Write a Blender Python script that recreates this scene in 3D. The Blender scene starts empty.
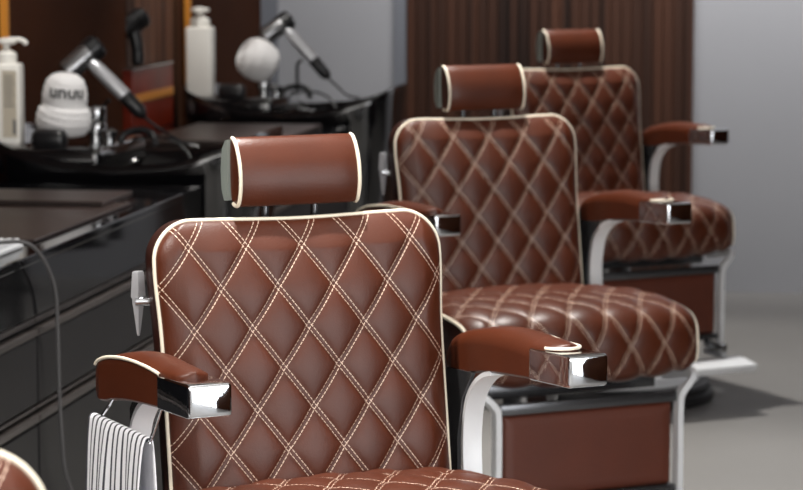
import bpy, bmesh, math, random
from mathutils import Vector, Matrix
random.seed(7)
PI = math.pi
C = bpy.context.scene.collection
sc = bpy.context.scene

# ------------------------------------------------------------------ materials
def srgb(r, g, b):
    f = lambda v: (v/255/12.92) if v/255 <= .04045 else ((v/255+.055)/1.055)**2.4
    return (f(r), f(g), f(b), 1)

def mat(name, col, rough=.5, metal=0, bump=0, bscale=50, var=0, vscale=6, coat=0, spec=.5, sheen=0, trans=0):
    m = bpy.data.materials.new(name); m.use_nodes = True
    nt = m.node_tree; b = nt.nodes['Principled BSDF']
    b.inputs['Base Color'].default_value = col
    b.inputs['Roughness'].default_value = rough
    b.inputs['Metallic'].default_value = metal
    b.inputs['Coat Weight'].default_value = coat
    b.inputs['Coat Roughness'].default_value = .08
    b.inputs['Specular IOR Level'].default_value = spec
    b.inputs['Sheen Weight'].default_value = sheen
    b.inputs['Transmission Weight'].default_value = trans
    tc = nt.nodes.new('ShaderNodeTexCoord')
    if bump:
        n = nt.nodes.new('ShaderNodeTexNoise'); n.inputs['Scale'].default_value = bscale; n.inputs['Detail'].default_value = 4
        nt.links.new(tc.outputs['Object'], n.inputs['Vector'])
        bp = nt.nodes.new('ShaderNodeBump'); bp.inputs['Strength'].default_value = bump; bp.inputs['Distance'].default_value = .004
        nt.links.new(n.outputs['Fac'], bp.inputs['Height']); nt.links.new(bp.outputs['Normal'], b.inputs['Normal'])
    if var:
        n = nt.nodes.new('ShaderNodeTexNoise'); n.inputs['Scale'].default_value = vscale; n.inputs['Detail'].default_value = 5
        nt.links.new(tc.outputs['Object'], n.inputs['Vector'])
        mr = nt.nodes.new('ShaderNodeMapRange'); mr.inputs['To Min'].default_value = 1-var; mr.inputs['To Max'].default_value = 1+var
        mr.inputs['From Min'].default_value = .3; mr.inputs['From Max'].default_value = .7
        nt.links.new(n.outputs['Fac'], mr.inputs['Value'])
        mx = nt.nodes.new('ShaderNodeVectorMath'); mx.operation = 'SCALE'; mx.inputs[0].default_value = col[:3]
        nt.links.new(mr.outputs['Result'], mx.inputs['Scale']); nt.links.new(mx.outputs['Vector'], b.inputs['Base Color'])
    return m

QW, QH = .1, .133
def quilt_material(name, col):
    """brown leather with paired dashed stitch lines; UV = metres along the cushion"""
    m = mat(name, col, rough=.42, bump=.12, bscale=320, var=.14, vscale=9, spec=.42)
    nt = m.node_tree; b = nt.nodes['Principled BSDF']
    src = b.inputs['Base Color'].links[0].from_socket
    uv = nt.nodes.new('ShaderNodeUVMap'); sp = nt.nodes.new('ShaderNodeSeparateXYZ'); nt.links.new(uv.outputs['UV'], sp.inputs[0])
    def M(op, a, c=None, d=None):
        n = nt.nodes.new('ShaderNodeMath'); n.operation = op
        for i, v in enumerate((a, c, d)):
            if v is None: continue
            if isinstance(v, (int, float)): n.inputs[i].default_value = v
            else: nt.links.new(v, n.inputs[i])
        return n.outputs[0]
    x, z = sp.outputs['X'], sp.outputs['Y']
    g = math.hypot(1/QW, 1/QH); sep = 1/g
    masks = []
    for s in (1, -1):
        a = M('ADD', M('DIVIDE', x, QW), M('MULTIPLY', z, s/QH))
        fr = M('ABSOLUTE', M('SUBTRACT', M('FRACT', M('ADD', a, .5)), .5))
        dist = M('MULTIPLY', fr, sep)                                   # metres from the seam
        line = M('LESS_THAN', M('ABSOLUTE', M('SUBTRACT', dist, .0036)), .00055)
        along = M('ADD', M('MULTIPLY', x, -s/QH/g), M('MULTIPLY', z, 1/QW/g))
        dash = M('LESS_THAN', M('FRACT', M('DIVIDE', along, .0075)), .74)
        masks.append(M('MULTIPLY', line, dash))
    k = M('MAXIMUM', masks[0], masks[1])
    mix = nt.nodes.new('ShaderNodeMix'); mix.data_type = 'RGBA'
    nt.links.new(k, mix.inputs['Factor']); nt.links.new(src, mix.inputs['A']); mix.inputs['B'].default_value = srgb(226, 200, 180)
    nt.links.new(mix.outputs['Result'], b.inputs['Base Color'])
    return m

BROWN = srgb(76, 34, 17)
M_ = dict(
    quilt=quilt_material('quilted_brown_leather', BROWN),
    leather=mat('brown_leather', BROWN, .38, bump=.12, bscale=320, var=.12, vscale=9, spec=.38),
    leather_side=mat('dark_brown_leather', srgb(44, 18, 11), .45, bump=.12, bscale=320),
    panel_leather=mat('panel_leather', srgb(88, 40, 24), .5, bump=.15, bscale=120, var=.1, vscale=7),
    piping=mat('cream_piping', srgb(232, 222, 202), .5),
    chrome=mat('chrome', srgb(225, 228, 232), .06, 1, bump=.25, bscale=14),
    steel=mat('polished_steel', srgb(190, 192, 195), .16, 1),
    brushed=mat('brushed_aluminium', srgb(228, 230, 233), .4, .15, bump=.05, bscale=200),
    plate=mat('grey_green_plate', srgb(150, 158, 152), .4, .2),
    darksteel=mat('dark_steel', srgb(104, 105, 108), .25, .85),
    rubber=mat('black_rubber', srgb(28, 28, 30), .5),
    gloss=mat('black_gloss_lacquer', srgb(12, 12, 14), .06, spec=.3),
    ceramic=mat('black_ceramic', srgb(12, 12, 14), .08, coat=1),
    drawer=mat('charcoal_laminate', srgb(34, 33, 34), .4, var=.15, vscale=4, spec=.2),
    rail=mat('bronze_grey_rail', srgb(84, 78, 76), .3, .5),
    board=mat('dark_umber_board', srgb(42, 31, 28), .38, bump=.1, bscale=80, var=.12),
    towel=mat('white_terry', srgb(238, 236, 236), .95, bump=.6, bscale=300, sheen=.3),
    ink=mat('black_thread', srgb(30, 30, 32), .8),
    plastic=mat('milky_plastic', srgb(240, 237, 230), .35),
    label=mat('paper_label', srgb(190, 180, 162), .6),
    black=mat('black_plastic', srgb(24, 24, 26), .3),
    silver=mat('satin_silver', srgb(190, 191, 195), .3, .5),
    gunmetal=mat('gunmetal', srgb(150, 150, 152), .25, .9),
    gold=mat('gold_trim', srgb(216, 142, 52), .4, .2),
    amber=mat('amber_lacquer', srgb(112, 30, 8), .35, var=.3, vscale=5),
    darkwood=mat('dark_wood_panel', srgb(62, 34, 20), .7, var=.15, vscale=3, spec=.06),
    wall=mat('grey_wall_paint', srgb(138, 139, 143), .85, var=.03, vscale=1.5),
    wall_dim=mat('grey_trim_paint', srgb(96, 99, 106), .7),
    white=mat('off_white_paint', srgb(215, 212, 208), .85),
    hose=mat('grey_hose', srgb(96, 95, 96), .45),
)
# floor: pale polished concrete
def floor_material():
    m = mat('concrete_floor', srgb(114, 112, 110), .5, var=.08, vscale=1.3, bump=.05, bscale=30)
    return m
M_['floor'] = floor_material()
# wood: vertical grain whose tone changes from batten to batten
def wood_slats(name, axis, c0, c1, freq):
    m = bpy.data.materials.new(name); m.use_nodes = True; nt = m.node_tree; b = nt.nodes['Principled BSDF']
    tc = nt.nodes.new('ShaderNodeTexCoord'); mp = nt.nodes.new('ShaderNodeMapping')
    sc_ = [1, 1, .25]; sc_[0 if axis == 'x' else 1] = freq
    mp.inputs['Scale'].default_value = sc_
    nt.links.new(tc.outputs['Object'], mp.inputs['Vector'])
    n = nt.nodes.new('ShaderNodeTexNoise'); n.inputs['Scale'].default_value = 1; n.inputs['Detail'].default_value = 3
    nt.links.new(mp.outputs['Vector'], n.inputs['Vector'])
    cr = nt.nodes.new('ShaderNodeValToRGB'); cr.color_ramp.elements[0].position = .32; cr.color_ramp.elements[1].position = .68
    cr.color_ramp.elements[0].color = c0; cr.color_ramp.elements[1].color = c1
    nt.links.new(n.outputs['Fac'], cr.inputs['Fac']); nt.links.new(cr.outputs['Color'], b.inputs['Base Color'])
    b.inputs['Roughness'].default_value = .55; b.inputs['Specular IOR Level'].default_value = .2
    return m
M_['slats'] = wood_slats('walnut_slats', 'x', srgb(24, 13, 9), srgb(66, 40, 28), 22)
M_['slats_y'] = wood_slats('walnut_slats_side', 'y', srgb(26, 14, 9), srgb(112, 76, 58), 16)
def stripes():
    m = mat('striped_cotton', srgb(238, 238, 242), .9, bump=.3, bscale=300)
    nt = m.node_tree; b = nt.nodes['Principled BSDF']
    uv = nt.nodes.new('ShaderNodeUVMap'); sp = nt.nodes.new('ShaderNodeSeparateXYZ'); nt.links.new(uv.outputs['UV'], sp.inputs[0])
    a = nt.nodes.new('ShaderNodeMath'); a.operation = 'FRACT'; nt.links.new(sp.outputs['X'], a.inputs[0])
    c = nt.nodes.new('ShaderNodeMath'); c.operation = 'LESS_THAN'; c.inputs[1].default_value = .32; nt.links.new(a.outputs[0], c.inputs[0])
    mix = nt.nodes.new('ShaderNodeMix'); mix.data_type = 'RGBA'; nt.links.new(c.outputs[0], mix.inputs['Factor'])
    mix.inputs['A'].default_value = srgb(240, 240, 245); mix.inputs['B'].default_value = srgb(66, 66, 74)
    nt.links.new(mix.outputs['Result'], b.inputs['Base Color'])
    return m
M_['stripes'] = stripes()

# ------------------------------------------------------------------ mesh helpers
def obj(name, bm, material, parent=None, smooth=True, sharp=40):
    bmesh.ops.recalc_face_normals(bm, faces=bm.faces)
    me = bpy.data.meshes.new(name); bm.to_mesh(me); bm.free()
    for m in (material if isinstance(material, (list, tuple)) else [material]): me.materials.append(m)
    if smooth:
        me.polygons.foreach_set('use_smooth', [True]*len(me.polygons))
        try: me.set_sharp_from_angle(angle=math.radians(sharp))
        except Exception: pass
    o = bpy.data.objects.new(name, me); C.objects.link(o)
    if parent: o.parent = parent
    return o
def empty(name, loc=(0, 0, 0), rz=0):
    o = bpy.data.objects.new(name, None); C.objects.link(o); o.location = loc; o.rotation_euler = (0, 0, rz)
    o.empty_display_size = .1
    return o
def tag(o, label=None, cat=None, group=None, kind=None):
    for k, v in (('label', label), ('category', cat), ('group', group), ('kind', kind)):
        if v: o[k] = v
    return o
def NB(): return bmesh.new()
def box(bm, x0, x1, y0, y1, z0, z1, bev=0, seg=2, M=None):
    vs = [bm.verts.new((x, y, z)) for x in (x0, x1) for y in (y0, y1) for z in (z0, z1)]
    fs = [bm.faces.new([vs[i] for i in f]) for f in ((0,1,3,2),(4,6,7,5),(0,4,5,1),(2,3,7,6),(0,2,6,4),(1,5,7,3))]
    geom = vs
    if bev:
        es = list({e for f in fs for e in f.edges})
        r = bmesh.ops.bevel(bm, geom=es, offset=bev, segments=seg, profile=.5, affect='EDGES')
        geom = list({v for v in r['verts']} | {v for v in vs if v.is_valid})
    if M is not None: bmesh.ops.transform(bm, matrix=M, verts=[v for v in geom if v.is_valid])
    return bm
def loft(bm, rings, cap=True, closed_ring=True, closed_path=False, uvs=None):
    R = [[bm.verts.new(p) for p in r] for r in rings]
    n = len(R[0])
    for i in range(len(R) if closed_path else len(R)-1):
        a, b = R[i], R[(i+1) % len(R)]
        for j in range(n if closed_ring else n-1):
            k = (j+1) % n
            bm.faces.new((a[j], a[k], b[k], b[j]))
    if cap and not closed_path:
        bm.faces.new(R[0][::-1]); bm.faces.new(R[-1])
    return R
def frames(pts, closed=False):
    pts = [Vector(p) for p in pts]; n = len(pts); T = []
    for i in range(n):
        a = pts[(i-1) % n] if closed or i > 0 else pts[i]; b = pts[(i+1) % n] if closed or i < n-1 else pts[i]
        T.append((b-a).normalized())
    up = Vector((0, 0, 1)) if abs(T[0].z) < .9 else Vector((1, 0, 0))
    N = (up - T[0]*up.dot(T[0])).normalized(); out = []
    for i in range(n):
        N = (N - T[i]*N.dot(T[i])).normalized(); out.append((pts[i], T[i], N, T[i].cross(N)))
    return out
def tube(bm, pts, r, n=10, closed=False, cap=True):
    fr = frames(pts, closed); rings = []
    for i, (p, t, a, b) in enumerate(fr):
        rr = r[i] if isinstance(r, (list, tuple)) else r
        rings.append([p + a*math.cos(2*PI*k/n)*rr + b*math.sin(2*PI*k/n)*rr for k in range(n)])
    loft(bm, rings, cap=cap, closed_path=closed)
    return bm
def smooth_path(pts, sub=6, closed=False):
    pts = [Vector(p) for p in pts]; n = len(pts); out = []
    for i in range(n if closed else n-1):
        g = lambda k: pts[k % n] if closed else pts[max(0, min(n-1, k))]
        p0, p1, p2, p3 = g(i-1), g(i), g(i+1), g(i+2)
        for s in range(sub):
            t = s/sub
            out.append(.5*((2*p1)+(-p0+p2)*t+(2*p0-5*p1+4*p2-p3)*t*t+(-p0+3*p1-3*p2+p3)*t**3))
    if not closed: out.append(pts[-1])
    return out
def lathe(bm, prof, n=32, c=(0, 0, 0), M=None):
    rings = []
    for r, z in prof:
        rings.append([Vector((c[0]+max(r, 1e-4)*math.cos(2*PI*k/n), c[1]+max(r, 1e-4)*math.sin(2*PI*k/n), c[2]+z)) for k in range(n)])
    if M is not None: rings = [[M @ p for p in r] for r in rings]
    loft(bm, rings)
    return bm
def axis_matrix(p, q):
    """maps +Z from origin onto p->q, origin at p"""
    p, q = Vector(p), Vector(q); z = (q-p).normalized()
    return Matrix.Translation(p) @ z.to_track_quat('Z', 'Y').to_matrix().to_4x4()
def band(bm, path, wx, th, F):
    """flat bar: path in (y,z); wx wide in x, th thick in the y-z plane"""
    n = len(path); rings = []
    for i in range(n):
        a = path[max(0, i-1)]; b = path[min(n-1, i+1)]
        t = Vector((b[0]-a[0], b[1]-a[1])).normalized(); nn = Vector((-t.y, t.x))*th/2
        x0, y, z = path[i][2], path[i][0], path[i][1]
        rings.append([F(x0-wx/2, y-nn.x, z-nn.y), F(x0+wx/2, y-nn.x, z-nn.y), F(x0+wx/2, y+nn.x, z+nn.y), F(x0-wx/2, y+nn.x, z+nn.y)])
    loft(bm, rings)
    return bm
F = lambda x, y, z: Vector((x, -y, z))       # chair space: x = sitter's left, y = forward, z up

def sstep(a, b, x):
    t = max(0, min(1, (x-a)/(b-a))); return t*t*(3-2*t)

# ------------------------------------------------------------------ barber chair
def quilt(u, v):
    a = u/QW + v/QH; b = u/QW - v/QH
    fa = abs(math.sin(PI*a)); fb = abs(math.sin(PI*b))
    return (fa*fb)**.34
BZ0, BZ1 = .60, 1.108
def back_hw(z):
    e = BZ1 - z; R = .062
    w = .2515 + .006*math.exp(-((z-1.03)/.07)**2)
    if e < R: w -= R*(1-math.sqrt(max(0, 1-(1-e/R)**2)))
    return w
def back_top(x): return .004*sstep(0, .2, abs(x))
def back_plane(z): return -.006 + (1.11-z)*.1535
def make_backrest(root):
    bm = NB(); uvl = bm.loops.layers.uv.new('UVMap')
    NX, NZ = 112, 124
    rows = []
    for j in range(NZ+1):
        t = j/NZ; t = 1-(1-t)**1.35                        # denser at the top
        z = BZ0 + (BZ1-BZ0)*t; hw = back_hw(z); row = []
        for i in range(NX+1):
            s = -1+2*i/NX; s = math.sin(s*PI/2)*.35 + s*.65
            x = s*hw
            e = min(hw-abs(x), (BZ1-z)+.0, .055)
            e2 = min((BZ1-z)/.05, (hw-abs(x))/.045, 1); e2 = max(0, e2)
            roll = math.sqrt(max(0, 1-(1-e2)**2))
            bulge = .020*roll + .014*(1-(x/hw)**2)*sstep(BZ1, BZ1-.15, z)
            puff = .0110*quilt(x+.006, z-1.069)*min(1, e2*1.1)
            zz = z + back_top(x)*sstep(.9, BZ1, z)
            row.append((bm.verts.new(F(x, back_plane(z)+bulge+puff, zz)), (x+.006, z-1.069)))
        rows.append(row)
    for j in range(NZ):
        for i in range(NX):
            q = (rows[j][i], rows[j][i+1], rows[j+1][i+1], rows[j+1][i])
            f = bm.faces.new([p[0] for p in q])
            for l, p in zip(f.loops, q): l[uvl].uv = p[1]
    # wrap a thin lip backwards so the cushion is solid
    ring = [rows[j][0][0] for j in range(NZ+1)] + [rows[NZ][i][0] for i in range(1, NX)] + [rows[j][NX][0] for j in range(NZ, -1, -1)] + [rows[0][i][0] for i in range(NX-1, 0, -1)]
    back = [bm.verts.new(v.co + Vector((0, .012, 0))) for v in ring]
    n = len(ring)
    for i in range(n):
        k = (i+1) % n; bm.faces.new((ring[i], ring[k], back[k], back[i]))
    bm.faces.new(back)
    cushion = obj('backrest', bm, M_['quilt'], root, sharp=80)
    # outline used by piping and shell
    def outline(ins=0, n=60):
        L = []
        for j in range(n+1):
            t = j/n; z = BZ0+(BZ1-BZ0)*(1-(1-t)**2.2); L.append((-(back_hw(z)-ins), z))
        zt = BZ1
        w = back_hw(BZ1)
        top = [(-w+2*w*i/20, zt) for i in range(1, 20)]
        R = [(-x, z) for x, z in L[::-1]]
        return [(x, z - (ins if z > 1.08 else 0)*((z-1.08)/(BZ1-1.08) if z > 1.08 else 0) + back_top(x)*sstep(.9, BZ1, z)) for x, z in L+top+R]
    ol = outline()
    pip = [F(x*1.003, back_plane(z)-.001, z+.001) for x, z in ol]
    obj('piping', tube(NB(), pip, .0038, 8), M_['piping'], cushion)
    # leather shell behind
    bm = NB(); rings = []
    for dy, ins in ((-.002, .003), (-.02, -.003), (-.04, -.004), (-.052, .004), (-.058, .016)):
        o2 = outline(max(ins, 0)); k = 1 + (.012 if ins < 0 else 0)
        rings.append([F(x*k, back_plane(z)+dy, z) for x, z in o2])
    loft(bm, rings)
    obj('back_shell', bm, M_['leather_side'], root, sharp=60)
    return cushion
def make_headrest(root):
    prof = [(-.039, 1.148), (-.031, 1.137), (-.016, 1.132), (-.003, 1.135), (.006, 1.152), (.009, 1.176), (.004, 1.205), (-.008, 1.230), (-.020, 1.243), (-.030, 1.247), (-.038, 1.245), (-.042, 1.234), (-.043, 1.19)]
    P = smooth_path([(a, b, 0) for a, b in prof], 6, closed=True)
    hw = .107; cy, cz = -.02, 1.192; rings = []
    def ring(x, k, pill=0):
        return [F(x*(1 - .0*0), cy+(q.x-cy)*k + pill*(1 if q.x > -.03 else 0), cz+(q.y-cz)*k) for q in P]
    xs = [(-hw, .6), (-hw, .97), (-hw+.0015, .985)] + [(-hw+.004+ (2*hw-.008)*i/24, 1) for i in range(25)] + [(hw-.0015, .985), (hw, .97), (hw, .6)]
    for x, k in xs:
        rings.append(ring(x, k, .005*(1-(x/hw)**4)*sstep(hw, hw-.02, abs(x))))
    bm = NB(); loft(bm, rings)
    cu = obj('headrest', bm, M_['leather'], root, sharp=60)
    front = P[8:-22]
    for s in (-1, 1):
        obj('piping', tube(NB(), [F(s*(hw+.0005), cy+(q.x-cy)*1.0, cz+(q.y-cz)*.975) for q in front], .0034, 8), M_['piping'], cu)
    # metal back shell whose edge shows beside the cushion
    bm = NB(); rings = []
    for x in (-.111, -.107, .107, .111):
        pr = [(-.046, 1.242), (-.056, 1.240), (-.072, 1.224), (-.078, 1.19), (-.074, 1.155), (-.062, 1.138), (-.048, 1.140), (-.046, 1.19)]
        rings.append([F(x, y, z) for y, z in pr])
    loft(bm, rings)
    obj('headrest_shell', bm, M_['plate'], root, sharp=30)
    for s in (-1, 1):
        bm = NB(); tube(bm, [F(s*.045, -.045, 1.04), F(s*.045, -.042, 1.136)], .0065, 12)
        obj('headrest_post', bm, M_['darksteel'], root)
def seat_profile():
    P = [(-.03, .632), (.05, .652), (.16, .664), (.28, .668), (.38, .664), (.45, .655), (.488, .640), (.504, .612), (.508, .57), (.506, .552), (.499, .534), (.475, .526)]
    return [(p.x, p.y) for p in smooth_path([(a, b, 0) for a, b in P], 9)]
def make_seat(root):
    P = seat_profile(); n = len(P)
    L = [0]
    for i in range(1, n): L.append(L[-1]+math.hypot(P[i][0]-P[i-1][0], P[i][1]-P[i-1][1]))
    bm = NB(); uvl = bm.loops.layers.uv.new('UVMap'); NX = 128; rows = []
    def hw(y): return .268 + .046*sstep(.1, .40, y)
    def pt(s, i, puff=True):
        y, z = P[i]
        a = P[max(0, i-1)]; b = P[min(n-1, i+1)]
        t = Vector((b[0]-a[0], b[1]-a[1])).normalized(); nn = Vector((-t.y, t.x))
        if nn.y < 0 and i < n*.5: nn = -nn
        w = hw(y); x = s*w
        e = min(1, (w-abs(x))/.04); roll = math.sqrt(max(0, 1-(1-e)**2))
        endf = min(1, (n-1-i)/5, (i+1)/3)
        off = .010*roll*endf + .014*(1-s*s)*endf
        if puff: off += .0100*quilt(x, L[i]-.05)*e*endf
        bow = .022*(1-s*s)*sstep(.35, .5, y)
        return F(x+.016*sstep(0, .3, y), y+nn.x*off+bow, z+nn.y*off), (x, L[i]-.05)
    for i in range(n):
        row = []
        for k in range(NX+1):
            s = -1+2*k/NX; s = math.sin(s*PI/2)*.3+s*.7
            p, uv = pt(s, i); row.append((bm.verts.new(p), uv))
        rows.append(row)
    for i in range(n-1):
        for k in range(NX):
            q = (rows[i][k], rows[i][k+1], rows[i+1][k+1], rows[i+1][k])
            f = bm.faces.new([p[0] for p in q])
            for l, p in zip(f.loops, q): l[uvl].uv = p[1]
    # underside and sides
    for f_side in (0, NX):
        vs = [rows[i][f_side][0] for i in range(n)]
        c = bm.verts.new(F(vs[0].co.x*.99, -.03, .52))
        try:
            f = bm.faces.new(vs+[c]); f.material_index = 1
        except ValueError: pass
    bm.verts.ensure_lookup_table()
    cl, cr_ = [v for v in bm.verts if abs(v.co.z-.52) < 1e-5 and abs(v.co.y-.03) < 1e-5]
    if cl.co.x > cr_.co.x: cl, cr_ = cr_, cl
    f = bm.faces.new([cl, cr_] + [rows[0][k][0] for k in range(NX, -1, -1)]); f.material_index = 1
    f = bm.faces.new([cr_, cl] + [rows[n-1][k][0] for k in range(NX+1)]); f.material_index = 1
    seat = obj('seat', bm, [M_['quilt'], M_['leather_side']], root, sharp=80)
    for s in (-1, 1):
        pts = [pt(s, i, False)[0]+Vector((s*.001, 0, .0)) for i in range(0, n, 2)]
        obj('piping', tube(NB(), pts, .0043, 8), M_['piping'], seat)
    return seat
def rrect(w0, w1, z0, z1, r, n=5):
    P = []
    for cx, cz, a0 in ((w1-r, z1-r, 0), (w0+r, z1-r, 90), (w0+r, z0+r, 180), (w1-r, z0+r, 270)):
        for k in range(n+1):
            a = math.radians(a0+90*k/n); P.append((cx+r*math.cos(a), cz+r*math.sin(a)))
    return P
def make_arm(root, s):
    cx = s*.320; hw = .0355
    top = [(-.026, .868), (-.012, .886), (.03, .900), (.095, .9105), (.166, .9165), (.244, .918), (.304, .9160)]
    bot = [(-.026, .832), (-.012, .824), (.03, .828), (.08, .838), (.14, .847), (.2, .853), (.26, .858), (.304, .8615)]
    T = smooth_path([(a, b, 0) for a, b in top], 5); B0 = smooth_path([(a, b, 0) for a, b in bot], 5)
    def zb_at(y):
        for a, b in zip(B0, B0[1:]):
            if a.x <= y <= b.x+1e-9: return a.y+(b.y-a.y)*(y-a.x)/max(1e-9, b.x-a.x)
        return B0[-1].y
    rings = []
    for a in T:
        y, zt, zb = a.x, a.y, zb_at(a.x)
        h = .0355*(.9+.1*sstep(-.026, .0, y)); X = lambda u: cx - s*u*h       # u = -1 outer edge, +1 inner edge
        cr = (.004+.009*sstep(0, .22, y))*sstep(-.027, .03, y)
        ring = [(X(-1), zb+.004), (X(-1), zt-.012), (X(-1), zt)]
        for k in range(1, 12):
            u = -1+2*k/12; ring.append((X(u), zt+cr*(1-u*u)-.010*max(0, (u-.5)/.5)**2))
        ring += [(X(1), zt-.014), (X(1), zt-.022), (X(1), zb+.004), (X(.86), zb), (X(-.86), zb)]
        rings.append([F(x, yy, z) for x, z in ring for yy in (y,)])
    bm = NB(); loft(bm, rings)
    pad = obj('arm_pad', bm, M_['leather'], root, sharp=50)
    # tongue of leather over the chrome cap
    bm = NB(); rings = []; edge = []
    for k in range(17):
        t = k/16; y = .296+.076*t
        w = .0345*(1-.22*t)*math.sqrt(max(.001, 1-max(0, (t-.6)/.4)**2))
        zt = .9150 + .0035*t; hgt = .0135*(1-.5*t*t)
        ring = [(cx-w, zt-.004), (cx-w, zt+.0015)]
        for q in range(1, 8):
            u = -1+2*q/8; ring.append((cx+u*w, zt+.0015+hgt*(1-u*u)))
        ring += [(cx+w, zt+.0015), (cx+w, zt-.004)]
        rings.append([F(x, y, z) for x, z in ring])
        edge.append((y, w, zt))
    loft(bm, rings)
    obj('arm_tongue', bm, M_['leather'], pad, sharp=60)
    loop = [F(cx+s*.0357, a.x, a.y+.0005) for a in T[4:]]
    if s > 0:
        loop += [F(cx+w+.001, y, z+.002) for y, w, z in edge[1:]] + [F(cx-w-.001, y, z+.002) for y, w, z in edge[::-1][:7]]
    obj('piping', tube(NB(), loop, .0028, 8), M_['piping'], pad)
    # chrome cap
    bm = NB(); rings = []
    for y, ex, z0, z1, r in ((.298, .001, .8615, .9125, .003), (.302, .0018, .8605, .9135, .004), (.40, .0, .8655, .9175, .004), (.428, .0, .867, .9195, .0045), (.4335, -.0015, .869, .918, .005), (.4355, -.0045, .872, .915, .005)):
        rings.append([F(x, y, z) for x, z in rrect(cx-hw-ex, cx+hw+ex, z0, z1, r)])
    loft(bm, rings)
    obj('arm_cap', bm, M_['chrome'], root, sharp=35)
    # arched support bar
    sx = s*.303
    path = [(.15, .848, sx), (.12, .84, sx), (.088, .822, sx), (.062, .795, sx), (.048, .76, sx), (.042, .71, sx), (.046, .65, sx), (.056, .56, sx), (.06, .50, sx)]
    pth = [tuple(p) for p in smooth_path(path, 5)]
    obj('arm_support', band(NB(), pth, .036, .008, F), M_['brushed'], root, sharp=30)
    bm = NB(); a, b = (s*.281, s*.288) if s > 0 else (s*.288, s*.281)
    pts = [(-.045, .50), (.035, .50), (.032, .72), (.05, .79), (.09, .84), (-.01, .835), (-.045, .80)]
    loft(bm, [[F(x, y, z) for y, z in pts] for x in (a, b)])
    br = obj('arm_bracket', bm, M_['darksteel'], root, sharp=30)
    for y, z in ((.0, .81), (.01, .665), (-.02, .56)):
        bm = NB(); lathe(bm, [(0, 0), (.007, 0), (.007, .003), (0, .004)], 12, M=axis_matrix(F(b, y, z), F(b+.01, y, z)))
        obj('bolt', bm, M_['chrome'], br)
def make_chair():
    root = empty('barber_chair')
    make_backrest(root); make_headrest(root); make_seat(root)
    for s in (-1, 1): make_arm(root, s)
    # recline handle on the sitter's right
    bm = NB(); X = -.274
    rings = []
    for z, w, d in ((1.030, .0085, .006), (1.027, .010, .007), (.988, .0125, .009), (.984, .010, .007), (.976, .010, .007), (.972, .009, .007), (.93, .0035, .003), (.922, .002, .002)):
        rings.append([F(X-w, -.036, z), F(X-.2*w, -.036+d, z), F(X+w, -.036+.3*d, z), F(X+w, -.036-d*.6, z), F(X-.2*w, -.036-d, z)])
    loft(bm, rings)
    hd = obj('recline_handle', bm, M_['silver'], root, sharp=30)
    bm = NB(); tube(bm, [F(-.280, -.034, .980), F(-.255, -.03, .980)], .0075, 12)
    obj('handle_pivot', bm, M_['steel'], hd)
    # frame under the seat
    bm = NB(); box(bm, -.235, .235, -.47, .02, .470, .512, .004)
    obj('seat_frame', bm, M_['darksteel'], root)
    bm = NB(); box(bm, -.242, .242, -.562, -.545, .448, .474, .003)
    obj('front_bar', bm, M_['darksteel'], root)
    # padded leather apron (leg rest) below the bar
    bm = NB(); rings = []
    for dy, ins in ((-.026, 0), (-.006, 0), (.0, .004), (.004, .012), (.006, .03)):
        rings.append([F(x, .552+dy, z) for x, z in rrect(-.233+ins, .233-ins, .243+ins, .447-ins, .006)])
    loft(bm, rings)
    obj('leg_panel', bm, M_['panel_leather'], root, sharp=50)
    bm = NB(); box(bm, -.242, .242, -.56, -.53, .222, .242, .003)
    obj('lower_bar', bm, M_['darksteel'], root)
    for s in (-1, 1):
        path = [(.40, .488, s*.300), (.47, .500, s*.306), (.512, .508, s*.306), (.541, .503, s*.300), (.552, .490, s*.281), (.556, .470, s*.258), (.556, .44, s*.250), (.556, .30, s*.250), (.556, .20, s*.250)]
        bm = NB(); rings = []
        P = smooth_path([(x, y, z) for y, z, x in path], 4)
        for i, p in enumerate(P):
            a = P[max(0, i-1)]; b = P[min(len(P)-1, i+1)]; t = (b-a).normalized()
            side = Vector((1, 0, 0)); side = (side - t*side.dot(t)).normalized(); nn = t.cross(side)
            rings.append([F(*(p+side*u*.0075+nn*v*.013)) for u, v in ((-1, -1), (1, -1), (1, 1), (-1, 1))])
        loft(bm, rings)
        obj('side_rail', bm, M_['brushed'], root, sharp=30)
    # footrest: two arms and a plate
    bm = NB(); box(bm, -.27, .27, -.055, .055, -.012, .012, .004, M=Matrix.Translation((0, -.70, .160)) @ Matrix.Rotation(math.radians(9), 4, 'X'))
    fp = obj('footrest', bm, M_['brushed'], root)
    for s in (-1, 1):
        bm = NB(); box(bm, s*.20-.010, s*.20+.010, -.66, -.545, .175, .222, .003)
        obj('footrest_bracket', bm, M_['steel'], fp)
    # hydraulic column and base
    bm = NB(); lathe(bm, [(.10, .112), (.085, .125), (.06, .14), (.056, .30), (.09, .31), (.09, .33), (.07, .34), (.07, .462)], 36, F(0, .25, 0))
    obj('hydraulic_column', bm, M_['steel'], root)
    bm = NB(); lathe(bm, [(.34, .0), (.358, .004), (.362, .02), (.356, .034), (.346, .038), (.35, .046), (.344, .060), (.322, .068), (.30, .070)], 64, F(0, .25, 0))
    ba = obj('base_disc', bm, M_['rubber'], root)
    bm = NB(); lathe(bm, [(.310, .0705), (.295, .082), (.2, .10), (.12, .115), (.1, .12)], 64, F(0, .25, 0))
    obj('base_cover', bm, M_['brushed'], ba)
    # wire towel rail under the right arm pad
    bm = NB(); X = -.352
    pts = [F(X, .075, .845), F(X, .045, .825), F(X, .0, .797), F(X, -.010, .790), F(X, .01, .7885), F(X, .12, .794), F(X, .235, .799), F(X, .247, .802), F(X, .27, .825), F(X, .302, .862)]
    tube(bm, smooth_path(pts, 4), .0028, 8)
    obj('towel_rail', bm, M_['chrome'], root)
    return root
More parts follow.
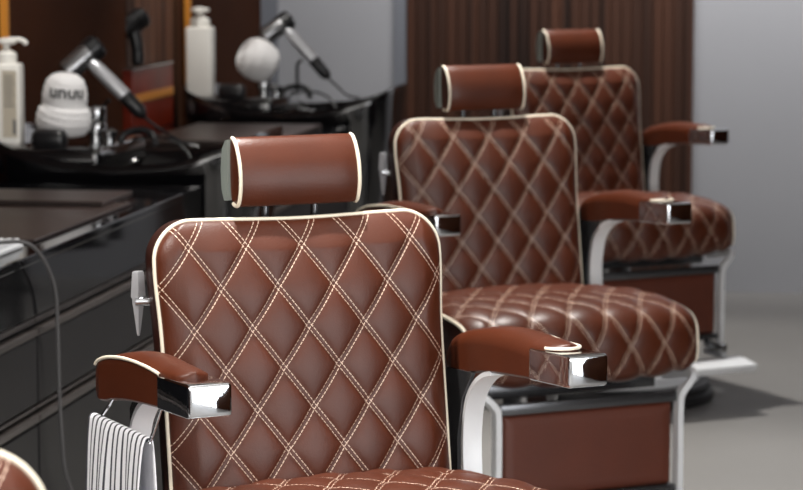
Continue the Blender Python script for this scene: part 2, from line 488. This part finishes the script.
def copy_tree(o, parent=None):
    c = o.copy(); C.objects.link(c)
    if parent: c.parent = parent
    for ch in o.children: copy_tree(ch, c)
    return c
CH = [(-.876, 4.264, .587), (-.869, 6.617, .600), (-.876, 9.035, .627), (-.930, 2.155, .575)]
LB = ['nearest whole brown quilted leather barber chair with a striped towel hung under its arm',
      'middle barber chair of brown quilted leather, its whole seat and front panel in view',
      'farthest brown quilted barber chair, in front of the wooden slatted wall',
      'brown quilted chair showing only its cream-piped back corner at lower left']
chair = make_chair()
kids = list(chair.children)
for i, (x, y, a) in enumerate(CH):
    if i == 0: r = chair
    else:
        r = chair.copy(); C.objects.link(r)
        for k in kids:
            c = k.copy(); C.objects.link(c); c.parent = r
            for g in k.children:
                d = g.copy(); C.objects.link(d); d.parent = c
    r.location = (x, y, 0); r.rotation_euler = (0, 0, a)
    tag(r, LB[i], 'chair', 'quilted brown leather barber chairs in a row')

# ------------------------------------------------------------------ towel on the rail of the first chair
def striped_towel(n, label):
    bm = NB(); uvl = bm.loops.layers.uv.new('UVMap')
    NU, NV = 90, 46; X = -.352; rows = []
    zt = .802
    for j in range(NV+1):
        v = j/NV
        row = []
        for i in range(NU+1):
            u = i/NU; y = -.040 + .280*u
            ztop = .7925 + .009*u
            fl = sstep(0, .25, abs(v-.5))
            w = .0022*math.sin(u*PI*9+.6)*fl + .004*math.sin(u*PI*3.3+1)*fl
            if v < .42:      # outer fall
                d = (.42-v)/.42; z = ztop-.004-d*.40; x = X-.0075-.022*d**.6 + w
            elif v > .58:
                d = (v-.58)/.42; z = ztop-.004-d*.38; x = X+.0075+.012*d**.6 + w*.6; y += .022*d**.7
            else:
                a = (v-.42)/.16*PI; x = X-.0075*math.cos(a)+w*.3; z = ztop-.004+.0085*math.sin(a)
            if v < .5: y += (-.012*u**0*((.5-v)/.5)**.6*(1-u)) + .012*((.5-v)/.5)*u
            row.append((bm.verts.new(F(x, y, z)), (u*12.6 if v < .56 else .7, v)))
        rows.append(row)
    for j in range(NV):
        for i in range(NU):
            q = (rows[j][i], rows[j][i+1], rows[j+1][i+1], rows[j+1][i])
            f = bm.faces.new([p[0] for p in q])
            for l, p in zip(f.loops, q): l[uvl].uv = p[1]
    o = obj('striped_towel', bm, M_['stripes'], None, sharp=80)
    md = o.modifiers.new('thickness', 'SOLIDIFY'); md.thickness = .002; md.offset = 0
    o.location = (CH[n][0], CH[n][1], 0); o.rotation_euler = (0, 0, CH[n][2])
    tag(o, label, 'towel')
striped_towel(0, 'grey and white striped towel hanging from a wire rail under the nearest chair arm')

# ------------------------------------------------------------------ room shell
def sbox(name, x0, x1, y0, y1, z0, z1, m, bev=0):
    o = obj(name, box(NB(), x0, x1, y0, y1, z0, z1, bev), m, smooth=False); o['kind'] = 'structure'; return o
XL, XR, YB, YF, ZC = -2.60, 3.4, 11.5, -3.0, 3.1
sbox('floor', XL-.1, XR+.1, YF-.1, YB+.1, -.1, 0, M_['floor'])
sbox('ceiling', XL-.1, XR+.1, YF-.1, YB+.1, ZC, ZC+.1, M_['white'])
sbox('wall_left', XL-.1, XL, YF, YB, 0, ZC, M_['darkwood'])
sbox('wall_back', XL-.1, XR+.1, YB, YB+.1, 0, ZC, M_['wall'])
sbox('wall_front', XL-.1, XR+.1, YF-.1, YF, 0, ZC, M_['white'])
# right wall: window opening nearer the camera, dark panelling beyond
sbox('wall_right', XR, XR+.1, 2.2, YB, 0, ZC, M_['darkwood'])
sbox('wall_right_near', XR, XR+.1, YF, -2.4, 0, ZC, M_['white'])
sbox('wall_right_low', XR, XR+.1, -2.4, 2.2, 0, .06, M_['white'])
sbox('wall_right_high', XR, XR+.1, -2.4, 2.2, 2.7, ZC, M_['white'])
# slatted wood cladding on the back wall
def slat_panel(name, a0, a1, pitch, axis, base, m, z1=ZC):
    bm = NB(); n = int(round((a1-a0)/pitch)); p = (a1-a0)/n
    prof = []
    for i in range(n):
        a = a0+i*p; prof += [(a, .012), (a+p*.16, .012), (a+p*.16, .03), (a+p, .03)]
    prof += [(a1, 0), (a0, 0)]
    if axis == 'x': pts = [[Vector((a, base-d, z)) for a, d in prof] for z in (0, z1)]
    else: pts = [[Vector((base+d, a, z)) for a, d in prof] for z in (0, z1)]
    loft(bm, pts)
    o = obj(name, bm, m, smooth=False); o['kind'] = 'structure'; return o
slat_panel('trim_1', -1.867, -.591, .0456, 'x', YB, M_['slats'])
slat_panel('trim_2', 9.2, 10.17, .075, 'y', XL, M_['slats_y'])
sbox('trim_3', -1.925, -1.868, YB-.02, YB, 0, ZC, M_['wall_dim'])
sbox('trim_4', -2.53, -2.455, YB-.02, YB, 0, ZC, M_['wall_dim'])
# piers of dark panelling on the left wall, gold strip at the near corner
for i, (y0, y1) in enumerate(((7.82, 9.2), (10.17, YB))):
    sbox('trim_%d' % (5+i), XL, -2.53, y0, y1, 0, ZC, M_['darkwood'])
    sbox('trim_%d' % (7+i), -2.552, -2.528, y0-.010, y0+.010, .95, ZC, M_['gold'])

# ------------------------------------------------------------------ counters
XF = -1.80
def cabinet(y0, y1, lab):
    r = empty('drawer_cabinet', (XF-.3, (y0+y1)/2, 0)); tag(r, lab, 'cabinet', 'black cabinets under the counter')
    ox, oy = XF-.3, (y0+y1)/2
    def part(name, x0, x1, a, b, z0, z1, m, par=r, bev=.003):
        return obj(name, box(NB(), x0-ox, x1-ox, a-oy, b-oy, z0, z1, bev), m, par, smooth=False)
    part('body', -2.58, XF-.03, y0, y1, 0, .70, M_['drawer'])
    part('rail', XF-.035, XF-.002, y0, y1, .655, .672, M_['rail'])
    part('rail', XF-.035, XF-.010, y0, y1, .684, .698, M_['rail'])
    part('rail', XF-.035, XF-.002, y0, y1, .452, .470, M_['rail'])
    part('rail', XF-.035, XF-.010, y0, y1, .480, .490, M_['rail'])
    part('drawer', XF-.032, XF-.006, y0+.003, y1-.003, .497, .652, M_['drawer'])
    part('drawer', XF-.032, XF-.006, y0+.003, y1-.003, .20, .445, M_['drawer'])
    part('plinth', -2.5, XF-.06, y0, y1, 0, .10, M_['black'])
cabinet(3.6, 5.758, 'charcoal drawer cabinet nearest the camera, left of the thin vertical seam')
cabinet(5.762, 7.36, 'charcoal drawer cabinet right of the vertical seam, behind the striped towel')
cabinet(8.10, 9.72, 'dark cabinet between the two black basins, mostly hidden behind chairs')
for y0, y1, lab in ((3.6, 7.36, 'glossy black counter top in the left foreground, carrying two dark boards'),
                    (8.10, 9.72, 'glossy black counter top between the near basin and the far basin')):
    r = empty('counter_top', (-2.2, (y0+y1)/2, 0)); tag(r, lab, 'counter', 'black counter tops')
    bm = box(NB(), -2.595+2.2, XF+2.2, y0-(y0+y1)/2, y1-(y0+y1)/2, .828, .850, .003); obj('slab', bm, M_['gloss'], r, smooth=False)
    bm = box(NB(), XF-.02+2.2, XF-.003+2.2, y0-(y0+y1)/2, y1-(y0+y1)/2, .705, .828, .001); obj('front_fascia', bm, M_['gloss'], r, smooth=False)
    bm = box(NB(), -2.595+2.2, XF-.02+2.2, y1-.02-(y0+y1)/2, y1-(y0+y1)/2, .702, .828, .001); obj('end_panel', bm, M_['gloss'], r, smooth=False)
def slab(name, x0, x1, y0, y1, z0, z1, m, lab, cat, group=None, bev=.003):
    o = obj(name, box(NB(), x0, x1, y0, y1, z0, z1, bev), m, smooth=False); tag(o, lab, cat, group); return o
slab('desk_board', -2.40, -1.862, 5.93, 6.80, .8502, .859, M_['board'], 'dark brown flat board lying on the near counter, lower of the pair', 'board')
slab('desk_board', -2.40, -1.90, 6.66, 6.96, .8595, .874, M_['board'], 'thicker dark brown board laid behind the lower board near the basin', 'board')
slab('desk_board', -2.36, -1.88, 8.75, 9.58, .8502, .868, M_['board'], 'dark brown board on the counter between the two basins', 'board')
# pale ribbed dish at the left edge
bm = NB()
box(bm, -2.02, -1.86, 5.60, 5.84, .8502, .862, .003)
for i in range(8): box(bm, -2.01+i*.019, -2.0+i*.019, 5.61, 5.83, .862, .874, .002)
tag(obj('ribbed_tray', bm, M_['brushed'], smooth=False), 'pale ribbed tray on the counter under the grey cable arch', 'tray')
# looping hose in front of the cabinets
hp = [(-1.9, 5.10, .862), (-1.87, 5.22, .885), (-1.83, 5.36, .903), (-1.80, 5.48, .906), (-1.775, 5.58, .895), (-1.772, 5.67, .862), (-1.772, 5.75, .81), (-1.775, 5.81, .745), (-1.778, 5.83, .65), (-1.778, 5.835, .52), (-1.778, 5.85, .40), (-1.778, 5.88, .30), (-1.772, 5.97, .20), (-1.76, 6.05, .08), (-1.72, 6.14, .008), (-1.62, 6.2, .007)]
tag(obj('grey_cable', tube(NB(), smooth_path(hp, 6), .0044, 10), M_['hose']), 'grey cable arching off the counter and hanging down the cabinet front', 'cable')

# ------------------------------------------------------------------ shampoo basins
def make_basin():
    r = empty('shampoo_basin')          # local: x from -.385 (wall) to .385 (front), y from -.3 (near) to .3
    hx, hy = .425, .30
    def rim_z(x): return .895 + .098*abs(x/hx)**2.2
    def ring(kx, ky, zf, n=72, ox=0, p=5):
        P = []
        for i in range(n):
            a = 2*PI*i/n; c, s = math.cos(a), math.sin(a)
            x = math.copysign(abs(c)**(2/p), c)*hx*kx+ox; y = math.copysign(abs(s)**(2/p), s)*hy*ky
            P.append(Vector((x, y, zf(x))))
        return P
    Z = lambda dz: (lambda x: rim_z(x)+dz)
    K = lambda z: (lambda x: z)
    rings = [ring(.86, .84, K(.02)), ring(.88, .86, K(.5)), ring(.92, .9, K(.68)), ring(.97, .97, K(.80)), ring(.995, .995, Z(-.03)), ring(1, 1, Z(-.008)), ring(.99, .985, Z(0)), ring(.965, .95, Z(-.001)), ring(.95, .93, Z(-.010)),
             ring(.60, .88, lambda x: min(rim_z(x)-.03, .90), ox=.150), ring(.54, .78, K(.80), ox=.155, p=3.5), ring(.42, .6, K(.755), ox=.155, p=3), ring(.16, .2, K(.74), ox=.155, p=2)]
    bm = NB(); loft(bm, rings)
    obj('bowl', bm, M_['ceramic'], r, sharp=60)
    # raised rear deck with mixer tap and hand shower
    bm = box(NB(), -.392, -.045, -.27, .27, .86, .945, .02, 4)
    obj('deck', bm, M_['ceramic'], r)
    bm = NB(); lathe(bm, [(.022, 0), (.022, .02), (.03, .024), (.033, .05), (.028, .06), (.030, .066), (.032, .10), (.028, .108), (0, .11)], 24, (-.137, .02, .945))
    obj('tap_knob', bm, M_['steel'], r)
    bm = NB(); lathe(bm, [(.018, 0), (.018, .02), (.024, .024), (.026, .04), (.014, .048), (0, .05)], 20, (-.062, -.10, .945))
    obj('tap_knob', bm, M_['steel'], r)
    bm = NB(); tube(bm, smooth_path([(-.08, .08, .940), (-.06, .09, .965), (-.01, .09, .975), (.03, .07, .96), (.04, .06, .93)], 6), .011, 12)
    obj('spout', bm, M_['black'], r)
    bm = box(NB(), -.265, -.155, -.262, -.205, .935, 1.000, .024, 4)
    obj('towel_cradle', bm, M_['black'], r)
    bm = NB(); tube(bm, smooth_path([(-.06, .16, .94), (.03, .14, .950), (.10, .12, .93), (.15, .08, .87), (.15, .0, .78)], 6), .005, 10)
    obj('shower_hose', bm, M_['black'], r)
    return r
b0 = make_basin(); kids = list(b0.children)
b1 = b0.copy(); C.objects.link(b1)
for k in kids:
    c = k.copy(); C.objects.link(c); c.parent = b1
BAS = [(-2.095, 7.74), (-2.075, 10.07)]
for b, (x, y), l in ((b0, BAS[0], 'black ceramic shampoo basin nearest the camera, beyond the near counter end'), (b1, BAS[1], 'black ceramic shampoo basin farther back, beside the tall white bottle')):
    b.location = (x, y, 0); tag(b, l, 'basin', 'black shampoo basins')

# ------------------------------------------------------------------ rolled towels
def towel_upright():
    bm = NB(); prof = [(.0, 0), (.05, .0), (.070, .012), (.081, .035), (.080, .058), (.075, .078), (.066, .092), (.066, .12), (.062, .145), (.054, .168), (.040, .182), (.020, .189), (0, .19)]
    P = smooth_path([(a, b, 0) for a, b in prof], 4); n = 48; rings = []
    for q in P:
        R = max(q.x, .0005)
        rings.append([Vector((R*math.cos(2*PI*k/n)*(1+.05*math.cos(2*(2*PI*k/n))+.022*math.sin(q.y*300+k*.35)), .9*R*math.sin(2*PI*k/n)*(1+.022*math.sin(q.y*300+k*.4)), q.y)) for k in range(n)])
    loft(bm, rings)
    o = obj('rolled_towel', bm, M_['towel'], None, sharp=80)
    return o
tw = towel_upright(); tw.location = (-2.290, 7.60, .9755); tw.rotation_euler = (math.radians(5), math.radians(5), 0)
tag(tw, 'white rolled towel with dark letters on it, on the near basin', 'towel', 'rolled white towels on the basins')
# letters stitched round the front of the towel
def letters(text, size, R, zc, a0, parent):
    cu = bpy.data.curves.new('t', 'FONT'); cu.body = text; cu.size = size; cu.extrude = .0; cu.align_x = 'CENTER'
    cu.resolution_u = 4; cu.offset = .0012
    to = bpy.data.objects.new('t', cu); C.objects.link(to)
    bpy.context.view_layer.update()
    dg = bpy.context.evaluated_depsgraph_get()
    me = bpy.data.meshes.new_from_object(to.evaluated_get(dg))
    bpy.data.objects.remove(to); bm = NB(); bm.from_mesh(me); bpy.data.meshes.remove(me)
    bmesh.ops.triangulate(bm, faces=bm.faces)
    bmesh.ops.subdivide_edges(bm, edges=bm.edges, cuts=1)
    bmesh.ops.solidify(bm, geom=list(bm.faces), thickness=.0015)
    for v in bm.verts:
        x, y, z = v.co; a = a0 + x/R; rr = R+.0015+z
        v.co = Vector((rr*math.cos(a)*1.04, rr*math.sin(a)*.9, zc+y))
    return obj('lettering', bm, M_['ink'], parent, smooth=False)
letters('unuu', .056, .0655, .122, math.radians(-70), tw)
def towel_lying():
    bm = NB(); n = 40
    prof = [(0, -.085), (.02, -.087), (.05, -.084), (.076, -.070), (.092, -.045), (.099, 0), (.096, .035), (.084, .064), (.062, .080), (.03, .086), (0, .085)]
    P = smooth_path([(a, b, 0) for a, b in prof], 5); rings = []
    for q in P:
        R = max(q.x, .0005)
        rings.append([Vector((R*math.cos(2*PI*k/n), R*math.sin(2*PI*k/n), q.y+.005*math.sin(R*330+k*2*PI/n))) for k in range(n)])
    loft(bm, rings)
    return obj('rolled_towel', bm, M_['towel'], None, sharp=80)
t2 = towel_lying(); t2.scale = (.84, .84, .80); t2.location = (-2.230, 10.06, 1.082); t2.rotation_euler = (math.radians(62), 0, math.radians(-52))
tag(t2, 'plain white towel roll lying tilted on the far basin', 'towel', 'rolled white towels on the basins')

# ------------------------------------------------------------------ hair dryers
def make_dryer(c0, c1, h0, h1, tail, y, mats, lab, cord=None, grp='hair dryers standing by the basins'):
    """c0,c1 barrel ends; h0,h1 grip ends; tail cable end, as (x, z) plus a little depth"""
    o = Vector((h1[0], y, h1[1]))
    r = empty('hair_dryer', o); tag(r, lab, 'hair dryer', grp)
    P = lambda q, dy=0: Vector((q[0], y+dy, q[1]))-o
    A, B = P(c0, -.03), P(c1, .03); L = (B-A).length
    bm = NB(); lathe(bm, [(0, 0), (.030, 0), (.034, .004), (.036, .012), (.036, L*.55), (.037, L*.56), (.037, L-.03), (.034, L-.008), (.028, L), (0, L)], 32, M=axis_matrix(A, B))
    bar = obj('barrel', bm, mats[0], r, sharp=30)
    bm = NB(); lathe(bm, [(.037, 0), (.040, .002), (.040, .034), (.034, .044), (.02, .046)], 32, M=axis_matrix(A+(B-A)*.68, B))
    obj('rear_filter', bm, mats[2], bar, sharp=30)
    H0, H1 = P(h0), P(h1)
    bm = NB(); L2 = (H1-H0).length
    lathe(bm, [(.016, -.02), (.021, 0), (.0225, .02), (.0225, L2-.01), (.021, L2)], 24, M=axis_matrix(H0, H1))
    obj('grip', bm, mats[1], r, sharp=40)
    T = P(tail); bm = NB(); L3 = (T-H1).length
    lathe(bm, [(.0228, -.002), (.0235, .01), (.0225, L3*.75), (.013, L3*.92), (.006, L3)], 24, M=axis_matrix(H1, T))
    obj('grip_end', bm, mats[2], r, sharp=40)
    if cord:
        bm = NB(); tube(bm, smooth_path([T] + [Vector(q)-o for q in cord], 6), .0045, 8)
        obj('cord', bm, mats[2], r)
    return r
make_dryer((-2.345, 1.150), (-2.250, 1.240), (-2.258, 1.172), (-2.160, 1.078), (-2.098, 1.012), 7.84, (M_['gunmetal'], M_['silver'], M_['black']),
           'silver-gripped hair dryer leaning beside the lettered towel on the near basin', [(-2.05, 7.85, .975), (-1.99, 7.90, .93), (-1.95, 7.93, .915)])
make_dryer((-2.225, 1.165), (-2.125, 1.243), (-2.12, 1.182), (-2.025, 1.078), (-1.962, 1.004), 10.16, (M_['gunmetal'], M_['silver'], M_['black']),
           'hair dryer with pale grip leaning over the far basin, before the grey wall', [(-1.93, 10.18, .97), (-1.90, 10.22, .935), (-1.86, 10.25, .925)])
make_dryer((-2.555, 1.225), (-2.49, 1.275), (-2.515, 1.24), (-2.50, 1.15), (-2.50, 1.095), 9.25, (M_['black'], M_['black'], M_['black']),
           'small black hair dryer standing on the amber ledge by the slats', grp='hair dryers standing by the basins')
# posts that hold the two leaning dryers
for x, y, z, l in ((-2.21, 7.86, 1.088, 'black stand holding the near hair dryer'), (-2.07, 10.18, 1.10, 'black stand holding the far hair dryer')):
    r = empty('dryer_stand', (x, y, .9455)); tag(r, l, 'stand', 'hair dryer stands')
    bm = NB(); tube(bm, [Vector((-.03, .02, .0)), Vector((-.03, .02, z-.985)), Vector((-.012, .012, z-.97))], .007, 10); obj('post', bm, M_['black'], r)
    bm = NB(); lathe(bm, [(.026, 0), (.026, .005), (.01, .009)], 20, (-.03, .02, .0)); obj('foot', bm, M_['black'], r)

# ------------------------------------------------------------------ bottles
def make_bottle(x, y, z, w, h, rz, lab, lbl):
    r = empty('pump_bottle', (x, y, z), rz); tag(r, lab, 'bottle', 'white pump bottles')
    hw = w/2; rings = []
    for zz, k, rr in ((0, .9, .008), (.004, .97, .01), (.01, 1, .012), (h-.012, 1, .012), (h-.003, .97, .012), (h, .90, .012), (h+.001, .5, .01)):
        rings.append([Vector((a, b, zz)) for a, b in rrect(-hw*k, hw*k, -hw*k*.92, hw*k*.92, rr)])
    bm = NB(); loft(bm, rings); obj('body', bm, M_['plastic'], r)
    bm = NB(); lathe(bm, [(.0, 0), (.33*w, 0), (.35*w, .012), (.34*w, .03), (.22*w, .038), (.13*w, .044), (.12*w, .062), (.0, .062)], 28, (0, 0, h)); pc = obj('pump_collar', bm, M_['plastic'], r)
    bm = NB(); lathe(bm, [(.0, 0), (.28*w, 0), (.34*w, .006), (.34*w, .014), (.1*w, .02), (0, .02)], 24, (0, 0, h+.057)); tube(bm, smooth_path([(-.005, 0, h+.070), (.035, 0, h+.072), (.055, 0, h+.067), (.062, 0, h+.057)], 5), .0075, 10)
    obj('pump_head', bm, M_['plastic'], r)
    if lbl:
        bm = box(NB(), -hw*.1, hw*.82, -hw*.92-.0012, -hw*.92+.001, h*.1, h*.92, .0); lb = obj('label', bm, M_['label'], r, smooth=False)
        bm = NB()
        for i in range(9): box(bm, hw*.02, hw*(.55+.2*((i*37) % 3)/3), -hw*.92-.0018, -hw*.92-.001, h*(.84-i*.045), h*(.853-i*.045))
        obj('print', bm, M_['hose'], lb, smooth=False); bm = NB()
        box(bm, hw*.55, hw*.75, -hw*.92-.0018, -hw*.92-.001, h*.14, h*.32)
        obj('barcode', bm, M_['hose'], lb, smooth=False)
    return r
slab('back_ledge', -2.595, -2.42, 3.6, 7.36, .8505, .90, M_['gloss'], 'black ledge along the left wall behind the near counter boards', 'ledge')
make_bottle(-2.458, 7.575, .9455, .094, .246, .12, 'white pump bottle with a printed beige label at the left edge', True)
make_bottle(-2.424, 9.90, .9455, .112, .272, -1.47, 'plain white square pump bottle beside the far basin', False)
# amber ledge in front of the slats
r = empty('amber_ledge', (-2.53, 9.445, 0)); tag(r, 'amber brown box ledge with a gold band against the slatted wall', 'ledge')
bm = box(NB(), -.035, .035, -.295, .295, .851, 1.086, .003); obj('box', bm, M_['amber'], r, smooth=False)
bm = box(NB(), .035, .038, -.295, .295, .965, .995, 0); obj('gold_band', bm, M_['gold'], r, smooth=False)
bm = box(NB(), -.035, .040, -.295, .295, 1.0865, 1.092, .001); obj('top_plate', bm, M_['steel'], r, smooth=False)

# ------------------------------------------------------------------ camera
cam = bpy.data.cameras.new('camera'); co = bpy.data.objects.new('camera', cam); C.objects.link(co)
cam.sensor_width = 36; cam.lens = 2600/803*36
co.location = (0, 0, 1.59)
co.rotation_euler = (PI/2-.12034, 0, .16303)
cam.dof.use_dof = True; cam.dof.focus_distance = 4.0; cam.dof.aperture_fstop = 8.0
cam.clip_end = 60
sc.camera = co

# ------------------------------------------------------------------ light
def area(name, loc, rot, sx, sy, e, col=(1, 1, 1), spread=180):
    l = bpy.data.lights.new(name, 'AREA'); l.shape = 'RECTANGLE'; l.size = sx; l.size_y = sy; l.energy = e; l.color = col
    l.spread = math.radians(spread)
    o = bpy.data.objects.new(name, l); C.objects.link(o); o.location = loc; o.rotation_euler = rot; return o
def spot(name, loc, to, e, ang=60, blend=.6, size=.04, col=(1, .97, .92)):
    l = bpy.data.lights.new(name, 'SPOT'); l.energy = e; l.spot_size = math.radians(ang); l.spot_blend = blend; l.shadow_soft_size = size; l.color = col
    o = bpy.data.objects.new(name, l); C.objects.link(o); o.location = loc
    o.rotation_euler = (Vector(to)-Vector(loc)).to_track_quat('-Z', 'Y').to_euler(); return o
# daylight through the right-hand window
area('window_light', (XR+.05, -.1, 1.38), (0, math.radians(90), 0), 2.64, 4.6, 195, (1, 1, 1))
area('front_fill', (0, YF+.03, 1.7), (math.radians(90), 0, 0), 5.0, 2.2, 160, (1, .97, .93))  # added frontal fill behind the camera; the front wall has no opening
for (x, y, a) in CH:
    spot('downlight', (x-.10, y+.12, 3.0), (x+.22, y-.2, .6), 380, 80, .5, .035)
spot('basin_downlight', (-1.9, 7.0, 3.0), (-2.2, 7.6, 1.0), 120, 70, .7, .08)
spot('basin_downlight', (-1.9, 9.3, 3.0), (-2.2, 9.9, 1.0), 120, 70, .7, .08)
area('ceiling_panel', (.6, 3.0, 3.05), (0, 0, 0), 1.2, 5.0, 25, (1, .98, .95))
area('wall_washer', (.2, 10.3, 3.0), (math.radians(48), 0, 0), 5.0, .3, 85, (1, .98, .97), 100)
spot('towel_fill', (-1.9, 2.7, 3.0), (-1.25, 4.1, .7), 260, 50, .7, .12)  # added spot to brighten the hanging striped towel, not a fixture of the shop
w = bpy.data.worlds.new('world'); sc.world = w; w.use_nodes = True
w.node_tree.nodes['Background'].inputs['Color'].default_value = (.75, .85, 1, 1); w.node_tree.nodes['Background'].inputs['Strength'].default_value = .5

sc.view_settings.view_transform = 'Standard'; sc.view_settings.look = 'None'; sc.view_settings.gamma = 1; sc.view_settings.exposure = 0
